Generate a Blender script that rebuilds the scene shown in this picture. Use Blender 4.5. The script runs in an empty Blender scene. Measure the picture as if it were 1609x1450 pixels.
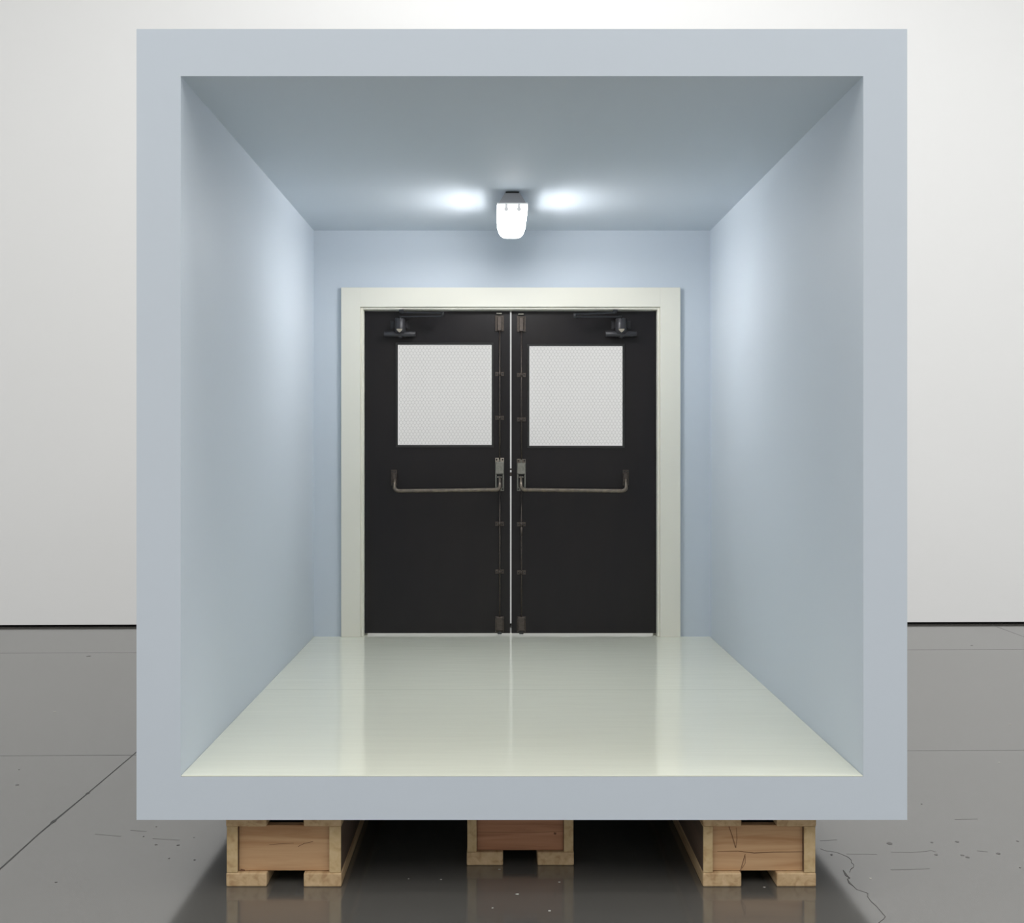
import bpy, bmesh, math, random
from mathutils import Vector, Matrix
random.seed(7)
SC = bpy.context.scene
COL = SC.collection
# ------------------------------------------------------------------ survey of the photograph
F = 1900.0; VX, VY = 783.0, 698.0      # focal length in pixels, principal point
HC = 1.653                              # camera height above the gallery floor
D1, D2 = 4.431, 7.63                    # box opening, box back wall
def X(px, d): return (px - VX) / F * d
def Z(py, d): return HC - (py - VY) / F * d
def fl(px, py):                         # point of the gallery floor
    d = F * HC / (py - VY)
    return Vector(((px - VX) / F * d, d, 0))

# ------------------------------------------------------------------ materials
def mat(name, col, rough=.5, metal=0., ior=1.5, spec=.5, emit=None, estr=0., noise=None, bump=None, coat=0., trans=0.):
    m = bpy.data.materials.new(name); m.use_nodes = True
    nt = m.node_tree; b = nt.nodes['Principled BSDF']
    b.inputs['Base Color'].default_value = (*col, 1)
    b.inputs['Roughness'].default_value = rough
    b.inputs['Metallic'].default_value = metal
    b.inputs['IOR'].default_value = ior
    b.inputs['Specular IOR Level'].default_value = spec
    b.inputs['Coat Weight'].default_value = coat
    b.inputs['Transmission Weight'].default_value = trans
    if emit:
        b.inputs['Emission Color'].default_value = (*emit, 1)
        b.inputs['Emission Strength'].default_value = estr
    tc = nt.nodes.new('ShaderNodeTexCoord')
    if noise:                                # (scale xyz, detail, amount, second colour)
        sc, det, amt, col2 = noise
        mp = nt.nodes.new('ShaderNodeMapping'); mp.inputs['Scale'].default_value = sc
        n = nt.nodes.new('ShaderNodeTexNoise'); n.inputs['Scale'].default_value = 1; n.inputs['Detail'].default_value = det
        r = nt.nodes.new('ShaderNodeMapRange'); r.inputs['From Min'].default_value = .3; r.inputs['From Max'].default_value = .7
        r.inputs['To Max'].default_value = amt
        mx = nt.nodes.new('ShaderNodeMix'); mx.data_type = 'RGBA'
        mx.inputs['A'].default_value = (*col, 1); mx.inputs['B'].default_value = (*col2, 1)
        nt.links.new(tc.outputs['Object'], mp.inputs['Vector']); nt.links.new(mp.outputs[0], n.inputs['Vector'])
        nt.links.new(n.outputs['Fac'], r.inputs['Value']); nt.links.new(r.outputs[0], mx.inputs['Factor'])
        nt.links.new(mx.outputs['Result'], b.inputs['Base Color'])
    if bump:                                 # (scale xyz, strength, distance)
        sc, st, di = bump
        mp = nt.nodes.new('ShaderNodeMapping'); mp.inputs['Scale'].default_value = sc
        n = nt.nodes.new('ShaderNodeTexNoise'); n.inputs['Scale'].default_value = 1; n.inputs['Detail'].default_value = 2
        bp = nt.nodes.new('ShaderNodeBump'); bp.inputs['Strength'].default_value = st; bp.inputs['Distance'].default_value = di
        nt.links.new(tc.outputs['Object'], mp.inputs['Vector']); nt.links.new(mp.outputs[0], n.inputs['Vector'])
        nt.links.new(n.outputs['Fac'], bp.inputs['Height']); nt.links.new(bp.outputs[0], b.inputs['Normal'])
    return m

def wood(name, c1, c2, c3, axis, rot=0.0):   # grain runs along axis
    m = bpy.data.materials.new(name); m.use_nodes = True
    nt = m.node_tree; b = nt.nodes['Principled BSDF']; L = nt.links.new
    b.inputs['Roughness'].default_value = .62; b.inputs['Specular IOR Level'].default_value = .3
    tc = nt.nodes.new('ShaderNodeTexCoord'); oi = nt.nodes.new('ShaderNodeObjectInfo')
    add = nt.nodes.new('ShaderNodeVectorMath'); add.operation = 'ADD'
    mu = nt.nodes.new('ShaderNodeVectorMath'); mu.operation = 'SCALE'; mu.inputs['Scale'].default_value = 7.3
    L(oi.outputs['Location'], mu.inputs[0]); L(tc.outputs['Object'], add.inputs[0]); L(mu.outputs[0], add.inputs[1])
    mp = nt.nodes.new('ShaderNodeMapping'); s = [34, 34, 34]; s['xyz'.index(axis)] = 2.4
    mp.inputs['Scale'].default_value = s; L(add.outputs[0], mp.inputs['Vector'])
    n = nt.nodes.new('ShaderNodeTexNoise'); n.inputs['Scale'].default_value = 1; n.inputs['Detail'].default_value = 5; n.inputs['Distortion'].default_value = .6
    L(mp.outputs[0], n.inputs['Vector'])
    rp = nt.nodes.new('ShaderNodeValToRGB'); e = rp.color_ramp.elements
    e[0].position = .3; e[0].color = (*c3, 1); e[1].position = .72; e[1].color = (*c1, 1)
    k = e.new(.48); k.color = (*c2, 1)
    L(n.outputs['Fac'], rp.inputs['Fac']); L(rp.outputs[0], b.inputs['Base Color'])
    bp = nt.nodes.new('ShaderNodeBump'); bp.inputs['Strength'].default_value = .25; bp.inputs['Distance'].default_value = .002
    L(n.outputs['Fac'], bp.inputs['Height']); L(bp.outputs[0], b.inputs['Normal'])
    return m

BLUE = mat('pale_blue_paint', (.615, .678, .748), .55, spec=.25, noise=((1.3, 1.3, 1.3), 2, .35, (.607, .672, .738)))
CREAM = mat('cream_floor_enamel', (.835, .845, .715), .10, noise=((.8, 1.2, 1), 3, .5, (.82, .835, .72)), bump=((2.2, 12, 1), .22, .004))
SEAM = mat('cream_floor_seam', (.58, .60, .50), .11)
TRIM = mat('cream_frame_paint', (.84, .82, .72), .42, noise=((2, 2, 2), 2, .4, (.83, .815, .73)))
WHITE = mat('gallery_wall_paint', (.84, .84, .835), .7, spec=.2)
CEILM = mat('gallery_ceiling_paint', (.7, .7, .7), .8, spec=.2)
GAP = mat('wall_shadow_gap', (.015, .015, .015), .9, spec=.1)
CONC = mat('polished_concrete', (.088, .084, .076), .12, ior=2.3, noise=((.55, .8, 1), 5, .8, (.106, .102, .094)), bump=((3, 6, 1), .03, .004))
JOINT = mat('concrete_joint', (.03, .03, .03), .6)
JOINTF = mat('concrete_joint_fine', (.06, .06, .055), .2, ior=1.9)
MARK = mat('concrete_mark', (.085, .08, .075), .4)
SCR = mat('concrete_scratch', (.066, .062, .056), .11, ior=2.05)
PALE = mat('paint_speck', (.55, .53, .48), .5)
BLACK = mat('black_door_paint', (.0072, .0062, .0078), .33, spec=.3, noise=((3, 3, .8), 4, .7, (.0155, .0125, .0115)))
BEAD = mat('black_bead', (.012, .012, .012), .25)
BRONZE = mat('worn_bronze', (.23, .19, .15), .42, metal=.75, noise=((40, 40, 40), 3, .8, (.12, .105, .09)))
DARKB = mat('dark_bronze', (.105, .085, .072), .48, metal=.6, noise=((60, 60, 60), 3, .8, (.055, .046, .04)))
STEEL = mat('aged_steel', (.30, .29, .255), .45, metal=.7, noise=((70, 70, 50), 3, .8, (.19, .185, .16)))
SCREW = mat('screw_dark', (.02, .02, .02), .5)
COPPER = mat('worn_pads', (.42, .36, .30), .45, metal=.5)
IRON = mat('closer_iron', (.032, .031, .035), .42, metal=.2)
IRONA = mat('closer_arm_iron', (.022, .022, .024), .4, metal=.2)
BRASS = mat('closer_brass', (.42, .38, .30), .4, metal=.6)
GLASS = mat('window_glass', (1, 1, 1), .0, ior=1.45, trans=1.)
WIRE = mat('glass_wire', (.17, .18, .175), .5, metal=.3)
HOUS = mat('lamp_housing', (.52, .50, .51), .5)
TUBE = mat('lamp_tube', (.9, .92, .95), .4, emit=(1.0, .982, .97), estr=215.0)
def lens_mat(name, fac, st):
    m = bpy.data.materials.new(name); m.use_nodes = True
    n = m.node_tree; n.nodes.remove(n.nodes['Principled BSDF'])
    t = n.nodes.new('ShaderNodeBsdfTransparent'); e = n.nodes.new('ShaderNodeEmission'); x = n.nodes.new('ShaderNodeMixShader')
    e.inputs[0].default_value = (.96, .98, 1, 1); e.inputs[1].default_value = st; x.inputs[0].default_value = fac
    n.links.new(t.outputs[0], x.inputs[1]); n.links.new(e.outputs[0], x.inputs[2]); n.links.new(x.outputs[0], n.nodes['Material Output'].inputs[0])
    return m
LENS = lens_mat('lamp_lens', .3, 30); LENSC = lens_mat('lamp_lens_collar', .86, 3.0); LENSE = lens_mat('lamp_lens_end', .70, 3.0)
CLIP = mat('lamp_clip_glow', (.55, .56, .56), .4, emit=(.95, .97, 1), estr=.45)  # weak emission stands in for lamp light shining through clips, holders and rim
W_SIDE = wood('pine_edge', (.62, .47, .27), (.56, .41, .22), (.46, .31, .16), 'y')
W_END = wood('pine_board', (.60, .39, .22), (.52, .32, .17), (.42, .23, .11), 'x')
W_RED = wood('fir_board', (.50, .26, .15), (.43, .21, .115), (.33, .15, .08), 'x')
W_RUN = wood('pine_runner', (.64, .47, .28), (.55, .39, .22), (.42, .27, .14), 'y')
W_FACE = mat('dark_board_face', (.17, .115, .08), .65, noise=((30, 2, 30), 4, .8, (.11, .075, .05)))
W_CRK = mat('wood_crack', (.16, .075, .035), .7)

# ------------------------------------------------------------------ mesh helpers
class MB:
    def __init__(s): s.bm = bmesh.new(); s.mi = 0
    def _f(s, vs):
        try:
            f = s.bm.faces.new(vs); f.material_index = s.mi; return f
        except ValueError: return None
    def box(s, x0, x1, y0, y1, z0, z1, bev=0, seg=1):
        v = [s.bm.verts.new(p) for p in ((x0,y0,z0),(x1,y0,z0),(x1,y1,z0),(x0,y1,z0),(x0,y0,z1),(x1,y0,z1),(x1,y1,z1),(x0,y1,z1))]
        fs = [s._f([v[i] for i in q]) for q in ((3,2,1,0),(4,5,6,7),(0,1,5,4),(1,2,6,5),(2,3,7,6),(3,0,4,7))]
        if bev:
            es = list({e for f in fs for e in f.edges})
            r = bmesh.ops.bevel(s.bm, geom=es, offset=bev, segments=seg, profile=.5, affect='EDGES')
            for f in r['faces']: f.material_index = s.mi
        return s
    def loft(s, rings, caps=True):          # rings of equal length, joined in turn
        R = [[s.bm.verts.new(p) for p in r] for r in rings]
        n = len(R[0])
        for a, b in zip(R, R[1:]):
            for i in range(n):
                f = s._f([a[i], a[(i+1) % n], b[(i+1) % n], b[i]])
                if f: f.smooth = n > 8
        if caps: s._f(R[0][::-1]); s._f(R[-1])
        return s
    def tube(s, pts, r, n=12, caps=True):
        pts = [Vector(p) for p in pts]; rr = r if isinstance(r, (list, tuple)) else [r]*len(pts)
        rings = []; up = None
        for i, p in enumerate(pts):
            t = (pts[min(i+1, len(pts)-1)] - pts[max(i-1, 0)]).normalized()
            if up is None:
                up = Vector((0,0,1)) if abs(t.z) < .9 else Vector((0,1,0))
            u = t.cross(up).normalized(); w = u.cross(t).normalized(); up = w
            rings.append([p + (u*math.cos(a) + w*math.sin(a))*rr[i] for a in (2*math.pi*k/n for k in range(n))])
        return s.loft(rings, caps)
    def prism(s, prof, y0, y1):             # profile [(x,z)] pushed along y
        return s.loft([[(x, y0, z) for x, z in prof], [(x, y1, z) for x, z in prof]])
    def ribbon(s, pts, w, z):               # a strip lying on the floor
        pts = [Vector(p) for p in pts]; L = []
        for i, p in enumerate(pts):
            t = (pts[min(i+1, len(pts)-1)] - pts[max(i-1, 0)]); t.z = 0; t.normalize()
            nrm = Vector((-t.y, t.x, 0)) * (w[i] if isinstance(w, list) else w) / 2
            L.append((s.bm.verts.new((p.x+nrm.x, p.y+nrm.y, z)), s.bm.verts.new((p.x-nrm.x, p.y-nrm.y, z))))
        for a, b in zip(L, L[1:]): s._f([a[0], a[1], b[1], b[0]])
        return s
    def vribbon(s, pts, w, y):              # a strip lying on a face square to the camera axis
        L = []
        for i, p in enumerate(pts):
            a = Vector(pts[max(i-1, 0)]); b = Vector(pts[min(i+1, len(pts)-1)]); t = (b - a).normalized()
            ww = w[i] if isinstance(w, list) else w
            nx, nz = -t.y*ww/2, t.x*ww/2
            L.append((s.bm.verts.new((p[0]+nx, y, p[1]+nz)), s.bm.verts.new((p[0]-nx, y, p[1]-nz))))
        for a, b in zip(L, L[1:]): s._f([a[0], a[1], b[1], b[0]])
        return s
    def blob(s, c, rx, ry, z, n=9):
        s._f([s.bm.verts.new((c.x + rx*math.cos(2*math.pi*k/n)*random.uniform(.7, 1.1), c.y + ry*math.sin(2*math.pi*k/n)*random.uniform(.7, 1.1), z)) for k in range(n)])
        return s
    def build(s, name, mats, parent=None, org=None, fix=True):
        if fix: bmesh.ops.recalc_face_normals(s.bm, faces=s.bm.faces)
        if org is not None: bmesh.ops.translate(s.bm, verts=s.bm.verts, vec=-Vector(org))
        me = bpy.data.meshes.new(name); s.bm.to_mesh(me); s.bm.free()
        for m in (mats if isinstance(mats, (list, tuple)) else [mats]): me.materials.append(m)
        o = bpy.data.objects.new(name, me); COL.objects.link(o)
        loc = Vector(org) if org is not None else Vector((0, 0, 0))
        if parent is not None:
            o.parent = parent; loc = loc - world(parent)
        o.location = loc
        return o
def world(o):
    p = o.location.copy()
    while o.parent: o = o.parent; p += o.location
    return p
def empty(name, loc, **kw):
    o = bpy.data.objects.new(name, None); COL.objects.link(o); o.location = loc; o.empty_display_size = .1
    for k, v in kw.items(): o[k] = v
    return o
def part(mb, name, mats, parent):           # geometry written in world coordinates
    c = Vector((0, 0, 0)); vs = mb.bm.verts
    lo = Vector([min(v.co[i] for v in vs) for i in range(3)]); hi = Vector([max(v.co[i] for v in vs) for i in range(3)])
    c = Vector(((lo.x+hi.x)/2, (lo.y+hi.y)/2, lo.z))
    return mb.build(name, mats, parent, c)
def struct(mb, name, mats):
    o = mb.build(name, mats); o['kind'] = 'structure'; return o

# ------------------------------------------------------------------ the gallery
GX0, GX1, GY0, GH = -7.6, 8.6, -9.0, 8.5
yl = lambda x: 11.018 + (x - 0.2) * .0215      # the far wall stands a touch askew
m = MB(); T = .02
m._f([m.bm.verts.new(p) for p in ((GX0, GY0, 0), (GX1, GY0, 0), (GX1, yl(GX1)+T*4, 0), (GX0, yl(GX0)+T*4, 0))])
m._f([m.bm.verts.new(p) for p in ((GX0, GY0, -.1), (GX0, yl(GX0)+T*4, -.1), (GX1, yl(GX1)+T*4, -.1), (GX1, GY0, -.1))])
m.mi = 1
m.ribbon([(-1.935, GY0, 0), (-1.94, fl(0, 1362).y, 0), fl(60, 1311), fl(85, 1290), fl(137, 1247), fl(215, 1181), (-1.945, 11, 0)], [.009, .008, .007, .010, .007, .007, .007], .0006)
m.blob(fl(84, 1290.5), .012, .03, .0008); m.blob(fl(137.5, 1246.5), .010, .022, .0008)
m.mi = 2
sk = .0213
def cross(y0, w): m.ribbon([(GX0, y0 + (GX0)*sk, 0), (GX1, y0 + GX1*sk, 0)], w, .0005)
cross(6.478, .012); cross(9.66, .016)
m.ribbon([(4.515, GY0, 0), (4.52, 11.1, 0)], .012, .00055)
m.mi = 5
m.ribbon([fl(1330, 1341.5), fl(1378, 1342)], .006, .0005); m.ribbon([fl(1400, 1338.5), fl(1432, 1339), fl(1455, 1337), fl(1463, 1335.8), fl(1470, 1338)], .006, .0005)
m.ribbon([fl(1535, 1336.5), fl(1552, 1338)], .005, .0005); m.ribbon([fl(1400, 1366), fl(1430, 1365.5), fl(1460, 1364)], .012, .0005)
m.ribbon([fl(1289, 1320.5), fl(1315, 1319)], .008, .0005); m.ribbon([fl(1500, 1287), fl(1536, 1286.5)], .008, .0005)
m.ribbon([fl(150, 1310), fl(190, 1313.5)], .010, .0005); m.ribbon([fl(240, 1317), fl(282, 1319.5)], .008, .0005); m.ribbon([fl(205, 1304), fl(230, 1306)], .006, .0005)
m.mi = 3
def cr(pts, w): m.ribbon([fl(1289 + a/5.03, 1250 + b/5.03) for a, b in pts], w, .0009)
cr([(0,420),(50,438),(90,440),(140,452),(185,470),(220,485),(245,510),(246,530),(265,545),(262,565),(240,580),(232,605)], .0025)
cr([(182,590),(205,630),(232,650),(214,660),(230,690),(260,715),(285,740),(330,755),(377,772),(372,795),(400,835),(440,870),(475,910),(495,935),(513,955),(500,975),(462,1003)], [.004,.010,.004,.004,.008]+[.0028]*12)
for px, py, rx in ((1448,1263,.005),(1398,1325,.014),(1464,1323.5,.007),(1504,1322.5,.009),(1471,1342.6,.008),(1512,1343.6,.009),(1520,1346.6,.009),(1569,1341,.010),(1599,1321.5,.006),(1602.5,1363,.005),(1306.5,1343,.006),
                   (245.7,1298.7,.004),(305,1315.6,.004),(245,1327,.007),(280,1327.6,.007),(265.8,1348.5,.005),(305.7,1351,.005),(225.6,1314,.004),(88,1386,.006),(27,1233,.010),(30,1209,.005),(139,1031,.02),(1527,1014,.012)):
    m.blob(fl(px, py), rx, rx*1.1, .0008)
m.mi = 4
for px, py, rx in ((785,1366,.006),(813,1405,.008),(774,1426.6,.004),(863.7,1431,.006),(879,1386,.005),(1368,1380,.006),(1587,1138,.006),(1570,1198,.006),(86,1118,.010),(642,1381,.004),(693,1382,.004),(1201,1394,.005)):
    m.blob(fl(px, py), rx, rx, .0008)
struct(m, 'floor', [CONC, JOINT, JOINTF, MARK, PALE, SCR])
def wall(name, a, b, z0=0., z1=GH, mt=WHITE, th=.15):
    a = Vector(a); b = Vector(b); t = (b-a).normalized(); n = Vector((-t.y, t.x)) * th
    m = MB(); q = [a, b, b+n, a+n]
    m.loft([[(p.x, p.y, z0) for p in q], [(p.x, p.y, z1) for p in q]])
    return struct(m, name, mt)
wall('wall_back', (GX0, yl(GX0)), (GX1, yl(GX1)), .022)
m = MB(); a, b = (GX0, yl(GX0)+.03), (GX1, yl(GX1)+.03)
m.loft([[(a[0], a[1], .0), (b[0], b[1], .0), (b[0], b[1]+.04, .0), (a[0], a[1]+.04, .0)], [(a[0], a[1], .022), (b[0], b[1], .022), (b[0], b[1]+.04, .022), (a[0], a[1]+.04, .022)]])
struct(m, 'gap_shade_strip_back', GAP)  # black strip, its colour painted as the shade in the gap under the wall
wall('wall_left', (GX0, GY0), (GX0, yl(GX0)))
wall('wall_right', (GX1, yl(GX1)), (GX1, GY0))
wall('wall_front', (GX1, GY0), (GX0, GY0))
m = MB(); m.box(GX0, GX1, GY0, 11.3, GH, GH+.1); struct(m, 'ceiling', CEILM)

# ------------------------------------------------------------------ the room-sized box
OX0, OX1 = X(214.5, D1), X(1425.5, D1); OZ0, OZ1 = Z(1288, D1), Z(45.5, D1)
IX0, IX1 = X(284, D1), X(1356.5, D1); IZ0, IZ1 = Z(1218, D1), Z(119.5, D1)
BY = D2 + .16
box = empty('corridor_box', ((OX0+OX1)/2, D1, OZ0), label='open-fronted pale blue room-sized box on wooden supports, black double doors inside', category='room')
m = MB(); m.box(OX0, IX0, D1, BY, OZ0, OZ1); part(m, 'side_wall', BLUE, box)
m = MB(); m.box(IX1, OX1, D1, BY, OZ0, OZ1); part(m, 'side_wall', BLUE, box)
m = MB(); m.box(IX0, IX1, D1, BY, IZ1, OZ1); part(m, 'ceiling_panel', BLUE, box)
FT = .005
m = MB(); m.box(IX0, IX1, D1, BY, OZ0, IZ0-FT); part(m, 'base_panel', BLUE, box)
m = MB(); m.box(IX0+.001, IX1-.001, D1+.001, BY, IZ0-FT, IZ0, bev=.002, seg=2)
m.mi = 1; ys = F*(HC-IZ0)/(1083.5-VY); m.ribbon([(IX0+.01, ys, 0), (IX1-.01, ys, 0)], .004, IZ0+.0003)
fp = part(m, 'floor_panel', [CREAM, SEAM], box); fp['label'] = 'glossy pale cream floor'
# back wall with the doorway; frame and leaves are surveyed at their own depths
DC = 7.605; DD = 7.68                       # front of the casing, front of the leaves
jx0, jx1, jz = X(573.6, DD)-.003, X(1030.6, DD)+.003, Z(488.8, DD)+.003    # clear opening
JT = .03
m = MB()
m.box(IX0, jx0-JT, D2, BY, IZ0, IZ1); m.box(jx1+JT, IX1, D2, BY, IZ0, IZ1); m.box(jx0-JT, jx1+JT, D2, BY, jz+JT, IZ1)
part(m, 'back_wall', BLUE, box)
m = MB()
cx0, cx1, cz = X(536, DC), X(1069.3, DC), Z(451.6, DC)
ix0, ix1, iz = X(566.3, DC), X(1037.2, DC), Z(482.2, DC)
def ring(x0, x1, z1, w0, y0, y1, bev=.0015):    # legs and head; w0 = inner edge
    a0, a1, az = w0
    m.box(x0, a0, y0, y1, IZ0, z1, bev); m.box(a1, x1, y0, y1, IZ0, z1, bev); m.box(a0-.001, a1+.001, y0, y1, az, z1, bev)
ring(cx0, cx1, cz, (ix0, ix1, iz), DC, D2)
bx = .014
ring(ix0, ix1, iz, (ix0+bx, ix1-bx, iz-bx), DC+.014, D2+.03, .003)
ring(ix0-.004, ix1+.004, iz+.004, (jx0, jx1, jz), D2+.012, BY, .001)
ring(jx0-.001, jx1+.001, jz+.001, (jx0+.014, jx1-.014, jz-.0025), DD+.05, DD+.08, .001)
fr = part(m, 'door_frame', TRIM, box); fr['label'] = 'cream painted door frame'

# ------------------------------------------------------------------ leaves
def leaf(s, x0, x1, win, hw):
    """s = +1: hinged left, -1: hinged right; hw = hardware centre line in pixels"""
    y0, y1 = DD, DD + .045
    def bxp(mb, a, b, c, d, f0, f1, bev=0, dep=None):      # pixel rect a..c, b..d standing f1 proud down to f0
        dd = DD - f1 if dep is None else dep
        mb.box(X(a, dd), X(c, dd), DD - f1, DD - f0, Z(d, dd), Z(b, dd), bev)
    X0, X1, Z0, Z1 = X(x0, DD), X(x1, DD), Z(994.8, DD), Z(489.2, DD)
    wx0, wx1, wz1, wz0 = X(win[0], DD), X(win[2], DD), Z(win[1], DD), Z(win[3], DD)
    m = MB()
    def slab(mb, X0, X1, Z0, Z1, wx0, wx1, wz0, wz1, y0, y1):
        o0 = [(X0,Z0),(X1,Z0),(X1,Z1),(X0,Z1)]; i0 = [(wx0,wz0),(wx1,wz0),(wx1,wz1),(wx0,wz1)]
        V = [[mb.bm.verts.new((p[0], y, p[1])) for p in q] for y in (y0, y1) for q in (o0, i0)]
        for i in range(4):
            j = (i+1) % 4
            mb._f([V[0][i], V[0][j], V[1][j], V[1][i]]); mb._f([V[2][j], V[2][i], V[3][i], V[3][j]])
            mb._f([V[0][j], V[0][i], V[2][i], V[2][j]]); mb._f([V[1][i], V[1][j], V[3][j], V[3][i]])
    slab(m, X0, X1, Z0, Z1, wx0, wx1, wz0, wz1, y0, y1)
    d = part(m, 'door', BLACK, box)
    d['label'] = ('left' if s > 0 else 'right') + ' black door with wired glass window and push bar'
    # glazing bead round the window, glass, wire
    m = MB(); e = .010; k = .003
    slab(m, wx0-e, wx1+e, wz0-e-.003, wz1+e, wx0+k, wx1-k, wz0+k, wz1-k, y0-.006, y0+.012)
    part(m, 'window_bead', BEAD, d)
    m = MB(); m.box(wx0+.0005, wx1-.0005, y0+.018, y0+.024, wz0+.0005, wz1-.0005); part(m, 'window_glass', GLASS, d)
    m = MB(); p = 5.45/F*DD; v = 4.55/F*DD; r = .0005; yw = y0+.021
    W, H = wx1-wx0, wz1-wz0; rows = int(H/v)+2; cols = int(W/p)+2
    def seg(a, b):
        if min(a[0], b[0]) < wx0+.001 or max(a[0], b[0]) > wx1-.001 or min(a[1], b[1]) < wz0+.001 or max(a[1], b[1]) > wz1-.001: return
        m.tube([(a[0], yw, a[1]), (b[0], yw, b[1])], r, 3, False)
    for i in range(rows):
        for j in range(-1, cols):
            x = wx0 + (j + (i % 2)/2)*p; zt = wz1 - i*v + .004; zb = zt - v*.42; zn = zt - v
            seg((x, zt), (x, zb)); seg((x, zb), (x-p/2, zn)); seg((x, zb), (x+p/2, zn))
    part(m, 'glass_wire', WIRE, d)
    # --- vertical rods, their cases and guides
    top = 495.5 if s > 0 else 496.5
    gy = (587.5, 656.5, 823, 898) if s > 0 else (589, 659, 823.5, 899.3)
    rx = X(hw+.2, DD-.02)
    for a, b in ((top+22, 722), (768, 970)):
        m = MB(); m.tube([(rx, DD-.02, Z(a, DD-.02)), (rx, DD-.02, Z(b, DD-.02))], .0048, 10)
        if a < 700: pass
        elif s < 0: m.tube([(rx, DD-.02, Z(828, DD-.02)), (rx, DD-.02, Z(842, DD-.02))], .0068, 10)
        part(m, 'latch_rod', DARKB, d)
    for g in gy:
        m = MB(); bxp(m, hw-6.8, g-3.3, hw+6.8, g+3.3, 0, .005, .001)
        m.tube([(rx, DD-.02, Z(g-3, DD)), (rx, DD-.02, Z(g+3, DD))], .0085, 12)
        m.box(rx-.008, rx+.008, DD-.02, DD-.004, Z(g+3, DD), Z(g-3, DD))
        m.mi = 1
        for q in (-4.6, 4.6): m.tube([(X(hw+q, DD), DD-.0045, Z(g, DD)), (X(hw+q, DD), DD-.0072, Z(g, DD))], [.0055, .004], 8)
        part(m, 'rod_guide', [DARKB, SCREW], d)
    m = MB(); bxp(m, hw-7, top, hw+7, top+25, 0, .006, .001)                      # top case
    bxp(m, hw-3.6, top+1.5, hw+3.6, top+24, .004, .034, .004)
    bxp(m, hw-7, top, hw-5, top+24.6, .004, .018, .002); bxp(m, hw+5, top, hw+7, top+24.6, .004, .018, .002)
    m.mi = 1; bxp(m, hw-5, top-4.2, hw+4, top-2, .002, .02, .002)
    part(m, 'top_latch', [DARKB, STEEL], d)
    m = MB(); bxp(m, hw-7, 968.3, hw+7, 993.4, 0, .006, .001); bxp(m, hw-5.6, 969.5, hw+5.6, 991, .004, .03, .004)
    m.mi = 1
    for qa in (-5.2, 5.2):
        for qb in (971, 990.5): m.tube([(X(hw+qa, DD), DD-.02, Z(qb, DD)), (X(hw+qa, DD), DD-.033, Z(qb, DD))], [.004, .003], 8)
    bxp(m, hw-3.4, 992, hw+3.4, 996.4, .004, .028, .002)
    part(m, 'bottom_latch', [DARKB, SCREW], d)
    # --- latch case of the push bar
    t0 = 719.3 if s > 0 else 721
    m = MB(); bxp(m, hw-7, t0, hw+7, 771.3, 0, .007, .001)
    bxp(m, hw-6.6, t0+6.5, hw+6.6, 745, .005, .04, .004)                          # closed housing above
    bxp(m, hw-6.6, 744, hw-4.6, 766, .005, .036, .002); bxp(m, hw+4.6, 744, hw+6.6, 766, .005, .036, .002)   # cheeks
    bxp(m, hw-3.8, 748.5, hw+3.8, 750.8, .006, .042, .002)                        # pivot pin
    m.mi = 1; bxp(m, hw-6.8, t0+.2, hw-1.4, t0+6, .005, .011, .001); bxp(m, hw+1.4, t0+.2, hw+6.8, t0+6, .005, .011, .001)
    m.mi = 2
    for qa, qb in ((-4.6, t0+2.8), (4.6, t0+2.8), (-4.8, 768.4), (4.8, 768.4)):
        m.tube([(X(hw+qa, DD), DD-.006, Z(qb, DD)), (X(hw+qa, DD), DD-.0125, Z(qb, DD))], .0058, 10)
    bxp(m, hw-4.4, 745.4, hw+4.4, 765.5, .004, .012)                              # raised dark plate, colour stands in for recess shade behind the lever
    part(m, 'latch_case', [STEEL, COPPER if s > 0 else BRONZE, SCREW], d)
    # --- hinge-side bracket
    bk = 619.2 if s > 0 else 983.4
    m = MB(); bxp(m, bk-4.7, 738, bk+4.7, 762.6, 0, .007, .001); bxp(m, bk-3.2, 744, bk+3.2, 757, .005, .05, .004)
    m.mi = 1
    for qa in (-2.6, 2.6):
        for qb in (740.6, 760): m.tube([(X(bk+qa, DD), DD-.006, Z(qb, DD)), (X(bk+qa, DD), DD-.010, Z(qb, DD))], .0045, 8)
    part(m, 'bar_bracket', [DARKB, SCREW], d)
    # --- push bar: leaves both ends, dips and runs across
    m = MB(); dp = DD - .085; r = .0122
    xa, xb = X(bk+.6, dp), X(hw + (1 if s > 0 else -1)*.4, dp); za, zb = Z(771.2, dp), Z(769.8, dp); R = .026
    sg = 1 if xb > xa else -1
    pts = [(xa, DD-.045, Z(752, DD-.05)), (xa, DD-.058, Z(755.5, DD-.06)), (xa, DD-.075, Z(760, DD-.07)), (xa, dp, za+R)]
    rad = [.0075, .008, .0095, r*.9]
    for q in range(1, 6):
        a = q/5*math.pi/2; pts.append((xa + sg*R*(1-math.cos(a)), dp, za + R*(1-math.sin(a)))); rad.append(r)
    for q in range(4, -1, -1):
        a = q/5*math.pi/2; pts.append((xb - sg*R*(1-math.cos(a)), dp, zb + R*(1-math.sin(a)))); rad.append(r)
    pts += [(xb, DD-.07, Z(757, DD-.07)), (xb, DD-.05, Z(752, DD-.05)), (xb, DD-.038, Z(749, DD-.04))]; rad += [.0095, .008, .0075]
    m.tube(pts, rad, 16)
    part(m, 'push_bar', BRONZE, d)
    # --- overhead closer
    cc = 628.4 if s > 0 else 975.8
    yc = DD - .05
    m = MB()
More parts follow.
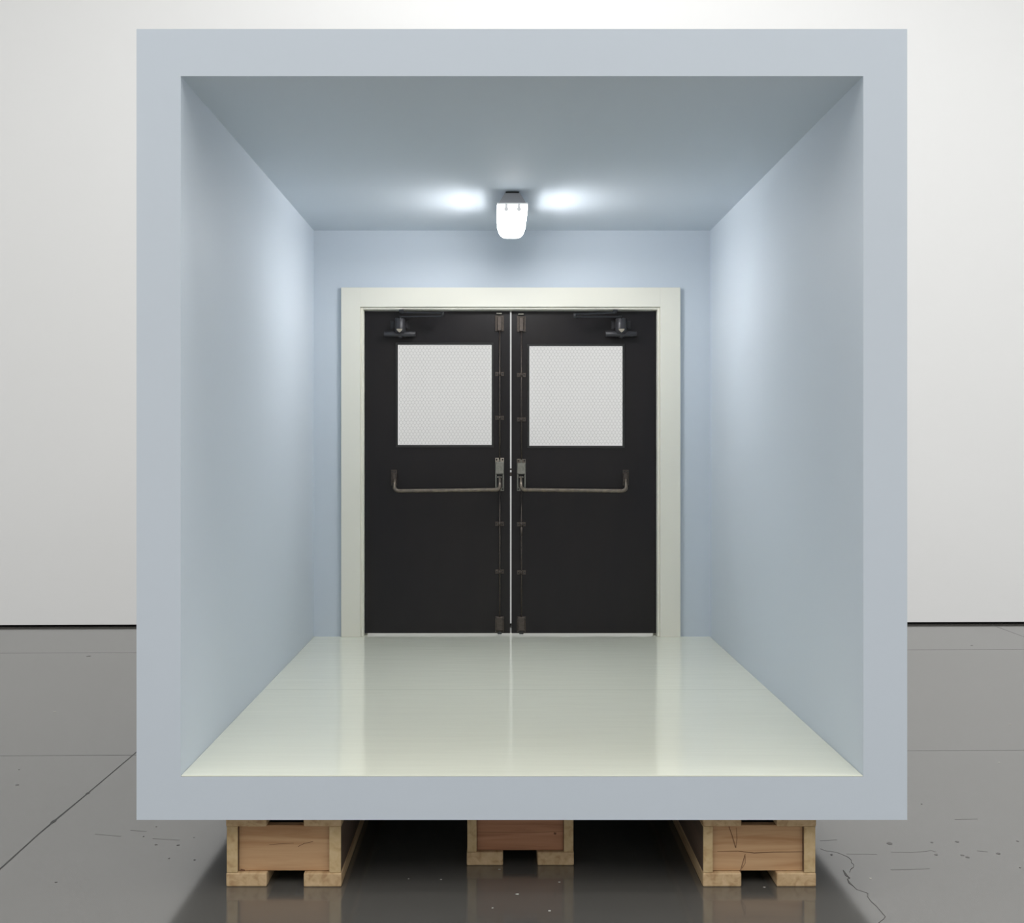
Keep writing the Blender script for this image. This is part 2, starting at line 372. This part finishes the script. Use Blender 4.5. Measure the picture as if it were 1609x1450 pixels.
    for q in (-1, 1):                                                              # mounting ears
        m.mi = 0; a = cc + q*12.6; bxp(m, a-2.5, 504, a+2.5, 517, 0, .006, .001)
        bxp(m, min(a, a-q*5), 506, max(a, a-q*5), 515, .002, .02, .001)
        m.mi = 1
        for z_ in (506.5, 514): m.tube([(X(a, DD), DD-.005, Z(z_, DD)), (X(a, DD), DD-.0085, Z(z_, DD))], .0048, 8)
    m.mi = 0
    m.tube([(X(cc, yc), yc, Z(q, yc)) for q in (500.3, 501.3, 519, 524)], [.030, .0345, .0375, .033], 24)     # upright body
    h0 = Z(524.7, yc)
    m.tube([(X(cc-24.6, yc), yc, h0), (X(cc-24, yc), yc, h0), (X(cc-4, yc), yc, h0), (X(cc+4, yc), yc, h0), (X(cc+24, yc), yc, h0), (X(cc+24.6, yc), yc, h0)], [.0165, .019, .0195, .0195, .019, .0165], 20)
    m.tube([(X(cc, yc), yc, Z(524, yc)), (X(cc, yc), yc, Z(530.2, yc)), (X(cc, yc), yc, Z(531.4, yc))], [.016, .014, .008], 14)
    m.tube([(X(cc+q, yc-.03), yc-.03, Z(500.5, yc)) for q in (0,)] + [(X(cc, yc-.03), yc-.03, Z(502.5, yc))], .006, 8)
    m.mi = 2
    w_ = [(X(cc-4.6, yc), Z(517.5, yc)), (X(cc+4.6, yc), Z(517.5, yc)), (X(cc+4, yc), Z(519.5, yc)), (X(cc, yc), Z(523.2, yc)), (X(cc-4, yc), Z(519.5, yc))]
    m.prism(w_, yc-.0405, yc-.034)
    part(m, 'door_closer', [IRON, SCREW, BRASS], d)
    # arms: main arm from the spindle out to the elbow, forearm back to a shoe under the frame head
    m = MB(); ex = (695.5 if s > 0 else 903.5); yc2 = yc
    sp = X(cc + (1.5 if s > 0 else -1.5), yc); ye = yc - .10; X_e = X(ex, ye)
    m.tube([(sp, yc, Z(501, yc)), (sp, yc, Z(496.4, yc))], .010, 12)
    z1, z2 = (Z(496.6, ye), Z(491.8, ye)) if s > 0 else (Z(498.2, ye), Z(493.8, ye))
    zs = Z(491.5, yc)
    def bar(a, b, w, h):
        a = Vector(a); b = Vector(b); t = (b-a).normalized(); n = Vector((-t.y, t.x, 0)).normalized()*w/2; u = Vector((0,0,h/2))
        m.loft([[p-n-u, p+n-u, p+n+u, p-n+u] for p in (a, b)])
    bar((sp, yc, Z(498, yc)), (X_e, ye, z1), .022, .008)
    shx = X(630.5 if s > 0 else 966.5, yc)
    bar((X_e, ye, z2), (shx, yc-.005, zs), .018, .008)
    m.tube([(X_e, ye, z1-.006), (X_e, ye, z2+.006)], .009, 12)
    m.tube([(shx, yc-.005, zs-.006), (shx, yc-.005, zs+.012)], .012, 12)
    zt = jz - .001
    m.box(shx-.014, shx+.014, yc-.022, yc+.018, zs+.004, zt, .002)
    part(m, 'closer_arm', IRONA, d)
    return d
dl = leaf(1, 573.6, 801.5, (624.3, 541, 773.3, 699.7), 785)
dr = leaf(-1, 803.7, 1030.6, (831, 543, 979, 701), 819.2)
m = MB(); m.tube([(X(799.5, DD), DD+.02, Z(737.2, DD)), (X(805, DD), DD+.02, Z(737.2, DD))], .005, 8)
m.box(X(800, DD), X(805, DD), DD+.01, DD+.03, Z(748, DD), Z(742.2, DD)); part(m, 'latch_bolt', DARKB, dr)

# ------------------------------------------------------------------ lamp under the box ceiling
LY0, LY1 = 6.40, 7.00; lx = X(805.2, LY0); CZ = IZ1
lamp = empty('ceiling_light', (lx, (LY0+LY1)/2, CZ), label='glowing white tube light on the blue box ceiling above the black doors', category='ceiling light')
zt = Z(319.3, LY0)
m = MB()
a, b = .040, .073
m.loft([[(lx-a, LY0+.035, CZ-.012), (lx+a, LY0+.035, CZ-.012), (lx+a, LY1-.035, CZ-.012), (lx-a, LY1-.035, CZ-.012)],
        [(lx-b, LY0+.004, zt), (lx+b, LY0+.004, zt), (lx+b, LY1-.004, zt), (lx-b, LY1-.004, zt)]])
m.mi = 2; m.box(lx-.0822, lx+.0822, LY0-.0006, LY1+.0006, zt-.006, zt+.002, .001)
m.mi = 1; m.box(lx-.036, lx+.036, LY0+.06, LY1-.06, CZ-.013, CZ)
part(m, 'housing', [HOUS, SCREW, CLIP], lamp)
hw_, hh, rr = .0815, .0855, .057
prof = [(-hw_, 0), (-hw_+.0004, -.027), (-hw_+.001, -(hh-rr))]
for q in range(1, 9):
    t = q/8*math.pi/2; prof.append((-hw_+.004+ (rr-.008)*(1-math.cos(t)), -(hh-rr) - rr*math.sin(t)))
prof = prof + [(-x, z) for x, z in reversed(prof)]
m = MB()
def rg(y, k, dz=0): return [(lx + x*k, y, zt + z*(1 if k == 1 else .96) ) for x, z in prof]
m.loft([rg(LY0, .96), rg(LY0+.006, 1), rg(LY1-.006, 1), rg(LY1, .96)])
for f_ in m.bm.faces:
    if len(f_.verts) == 4 and min(v_.co.z for v_ in f_.verts) > zt-.0285 and max(v_.co.z for v_ in f_.verts) > zt-.003: f_.material_index = 1
    if max(v_.co.y for v_ in f_.verts) < LY0+.007 or min(v_.co.y for v_ in f_.verts) > LY1-.007: f_.material_index = 2
ln = part(m, 'lens', [LENS, LENSC, LENSE], lamp); ln['label'] = 'glowing white diffuser'
for q in (-.035, .035):
    m = MB(); m.tube([(lx+q, LY0+.05, zt-.045), (lx+q, LY1-.05, zt-.045)], .013, 12); part(m, 'lamp_tube', TUBE, lamp)
    for ya, yb in ((LY0+.035, LY0+.05), (LY1-.05, LY1-.035)):
        m = MB(); m.tube([(lx+q, ya, zt-.045), (lx+q, yb, zt-.045)], .014, 12)
        m.box(lx+q-.008, lx+q+.008, ya, yb, zt-.045, zt)
        part(m, 'tube_holder', CLIP, lamp)
for q in (795.6, 815.4):
    m = MB(); px_ = X(q, LY0)
    m.tube([(px_, LY0-.004, Z(328.5, LY0)), (px_, LY0+.003, Z(328.5, LY0))], [.011, .012], 16)
    m.box(px_-.006, px_+.006, LY0-.0025, LY0+.003, Z(328, LY0), Z(320.5, LY0), .001)
    part(m, 'lens_clip', CLIP, lamp)

# ------------------------------------------------------------------ timber supports
def support(label, gp, d0, px, end_mat, cracks=None, seed=0):
    """px: outer left, inner left, inner right, outer right of the uprights; runner inner edges at left, right"""
    o0, i0, i1, o1, r0, r1 = [X(q, d0) for q in px]
    root = empty('wooden_support', ((o0+o1)/2, d0, 0), label=label, category='support beam', group=gp)
    L = BY - .05; hz = OZ0
    rt = .052                                   # runner thickness
    def bd(name, x0, x1, y0, y1, z0, z1, mt, bev=.003):
        m = MB(); m.box(x0, x1, y0, y1, z0, z1, bev, 2); return part(m, name, mt, root)
    for a, b in ((o0+.002, i0), (i1, o1-.002)):
        m = MB(); m.box(a, b, d0+.002, L, rt, hz-rt, .003, 2)
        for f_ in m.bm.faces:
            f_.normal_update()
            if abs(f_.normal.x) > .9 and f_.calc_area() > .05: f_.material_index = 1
        part(m, 'side_board', [W_SIDE, W_FACE], root)
    for z0 in (0, hz-rt):
        nm = 'bottom_runner' if z0 == 0 else 'top_runner'
        for a, b in ((o0, r0), (r1, o1)):
            m = MB(); j = random.uniform(-.004, .004)
            m.box(a, b, d0+j if abs(j) > .0005 else d0, L, z0, z0+rt, .005, 2)
            part(m, nm, W_RUN, root)
    for y in (d0+.022, L-.06):
        m = MB(); m.box(i0, i1, y, y+.038, rt+.001, hz-rt+.010 if False else hz-rt-.001, .002, 1)
        if y < d0+.1 and cracks:
            m.mi = 1
            for pts, w in cracks: m.vribbon([(X(a, y), Z(b, y)) for a, b in pts], w, y-.0004)
        part(m, 'end_board', [end_mat, W_CRK], root)
    return root
GP = 'timber supports under the pale blue box'
DS = F*HC/(1393.4-VY); DM = F*HC/(1360-VY)
support('left pine support beam under the blue box, small dark knot low on its end', GP, DS, (355, 373.3, 517, 536.5, 419, 477), W_END,
        [([(377, 1371), (379.5, 1366.5), (383, 1368), (385, 1371)], [.004, .010, .012, .004]), ([(423, 1327), (440, 1325.5), (462, 1324.5)], .0015), ([(468, 1330), (478, 1325), (492, 1322)], .002)])
support('middle reddish support beam under the blue box, set back from the others', GP, DM, (733.3, 749, 886, 902, 790.5, 844.5), W_RED,
        [([(870, 1309), (874, 1309.6)], .008), ([(750, 1307), (830, 1308), (885, 1306)], .0012)])
support('right pine support beam under the blue box, end board split by dark cracks', GP, DS, (1104.3, 1120.5, 1263.6, 1282.6, 1165, 1220.5), W_END,
        [([(1127, 1337.5), (1160, 1337), (1185, 1340), (1215, 1338.5), (1262, 1338)], [.001, .002, .0035, .003, .002]),
         ([(1143, 1292), (1150, 1312), (1156, 1332)], .003), ([(1157, 1300), (1158, 1318), (1156, 1332)], .002), ([(1171, 1342), (1168, 1352), (1163, 1370)], .003), ([(1171, 1345), (1171, 1356), (1166, 1364)], .002)])

# ------------------------------------------------------------------ light
def area(name, loc, size, power, col, rot=(0, 0, 0), sy=None):
    l = bpy.data.lights.new(name, 'AREA'); l.energy = power; l.color = col; l.shape = 'RECTANGLE'; l.size = size; l.size_y = sy or size
    o = bpy.data.objects.new(name, l); COL.objects.link(o); o.location = loc; o.rotation_euler = rot; return o
area('gallery_light_front', (0.4, -2.6, 8.3), 12, 770, (1, .992, .98), sy=8.0)
area('gallery_light_left', (-4.4, 4.6, 8.3), 3.0, 190, (1, 1, .98), sy=4)
area('gallery_light_right', (5.2, 4.6, 8.3), 3.0, 400, (1, 1, .99), sy=4)
area('added_wash_middle', (0.3, 8.6, 8.3), 4.0, 165, (1, 1, .99), sy=1.5)  # added unseen lamp, brightens the wall behind the door windows
w = bpy.data.worlds.new('world'); SC.world = w; w.use_nodes = True
w.node_tree.nodes['Background'].inputs[0].default_value = (.8, .85, .9, 1); w.node_tree.nodes['Background'].inputs[1].default_value = .2

# ------------------------------------------------------------------ camera
cd = bpy.data.cameras.new('camera'); cam = bpy.data.objects.new('camera', cd); COL.objects.link(cam); SC.camera = cam
cam.location = (0, 0, HC); cam.rotation_euler = (math.pi/2, 0, 0)
cd.sensor_fit = 'HORIZONTAL'; cd.sensor_width = 36; cd.lens = F/1609*36
cd.shift_x = (804.5-VX)/1609; cd.shift_y = -(725-VY)/1609; cd.clip_end = 100
vs = SC.view_settings; vs.view_transform = 'Standard'; vs.look = 'None'; vs.gamma = 1; vs.use_curve_mapping = False; vs.exposure = -0.06
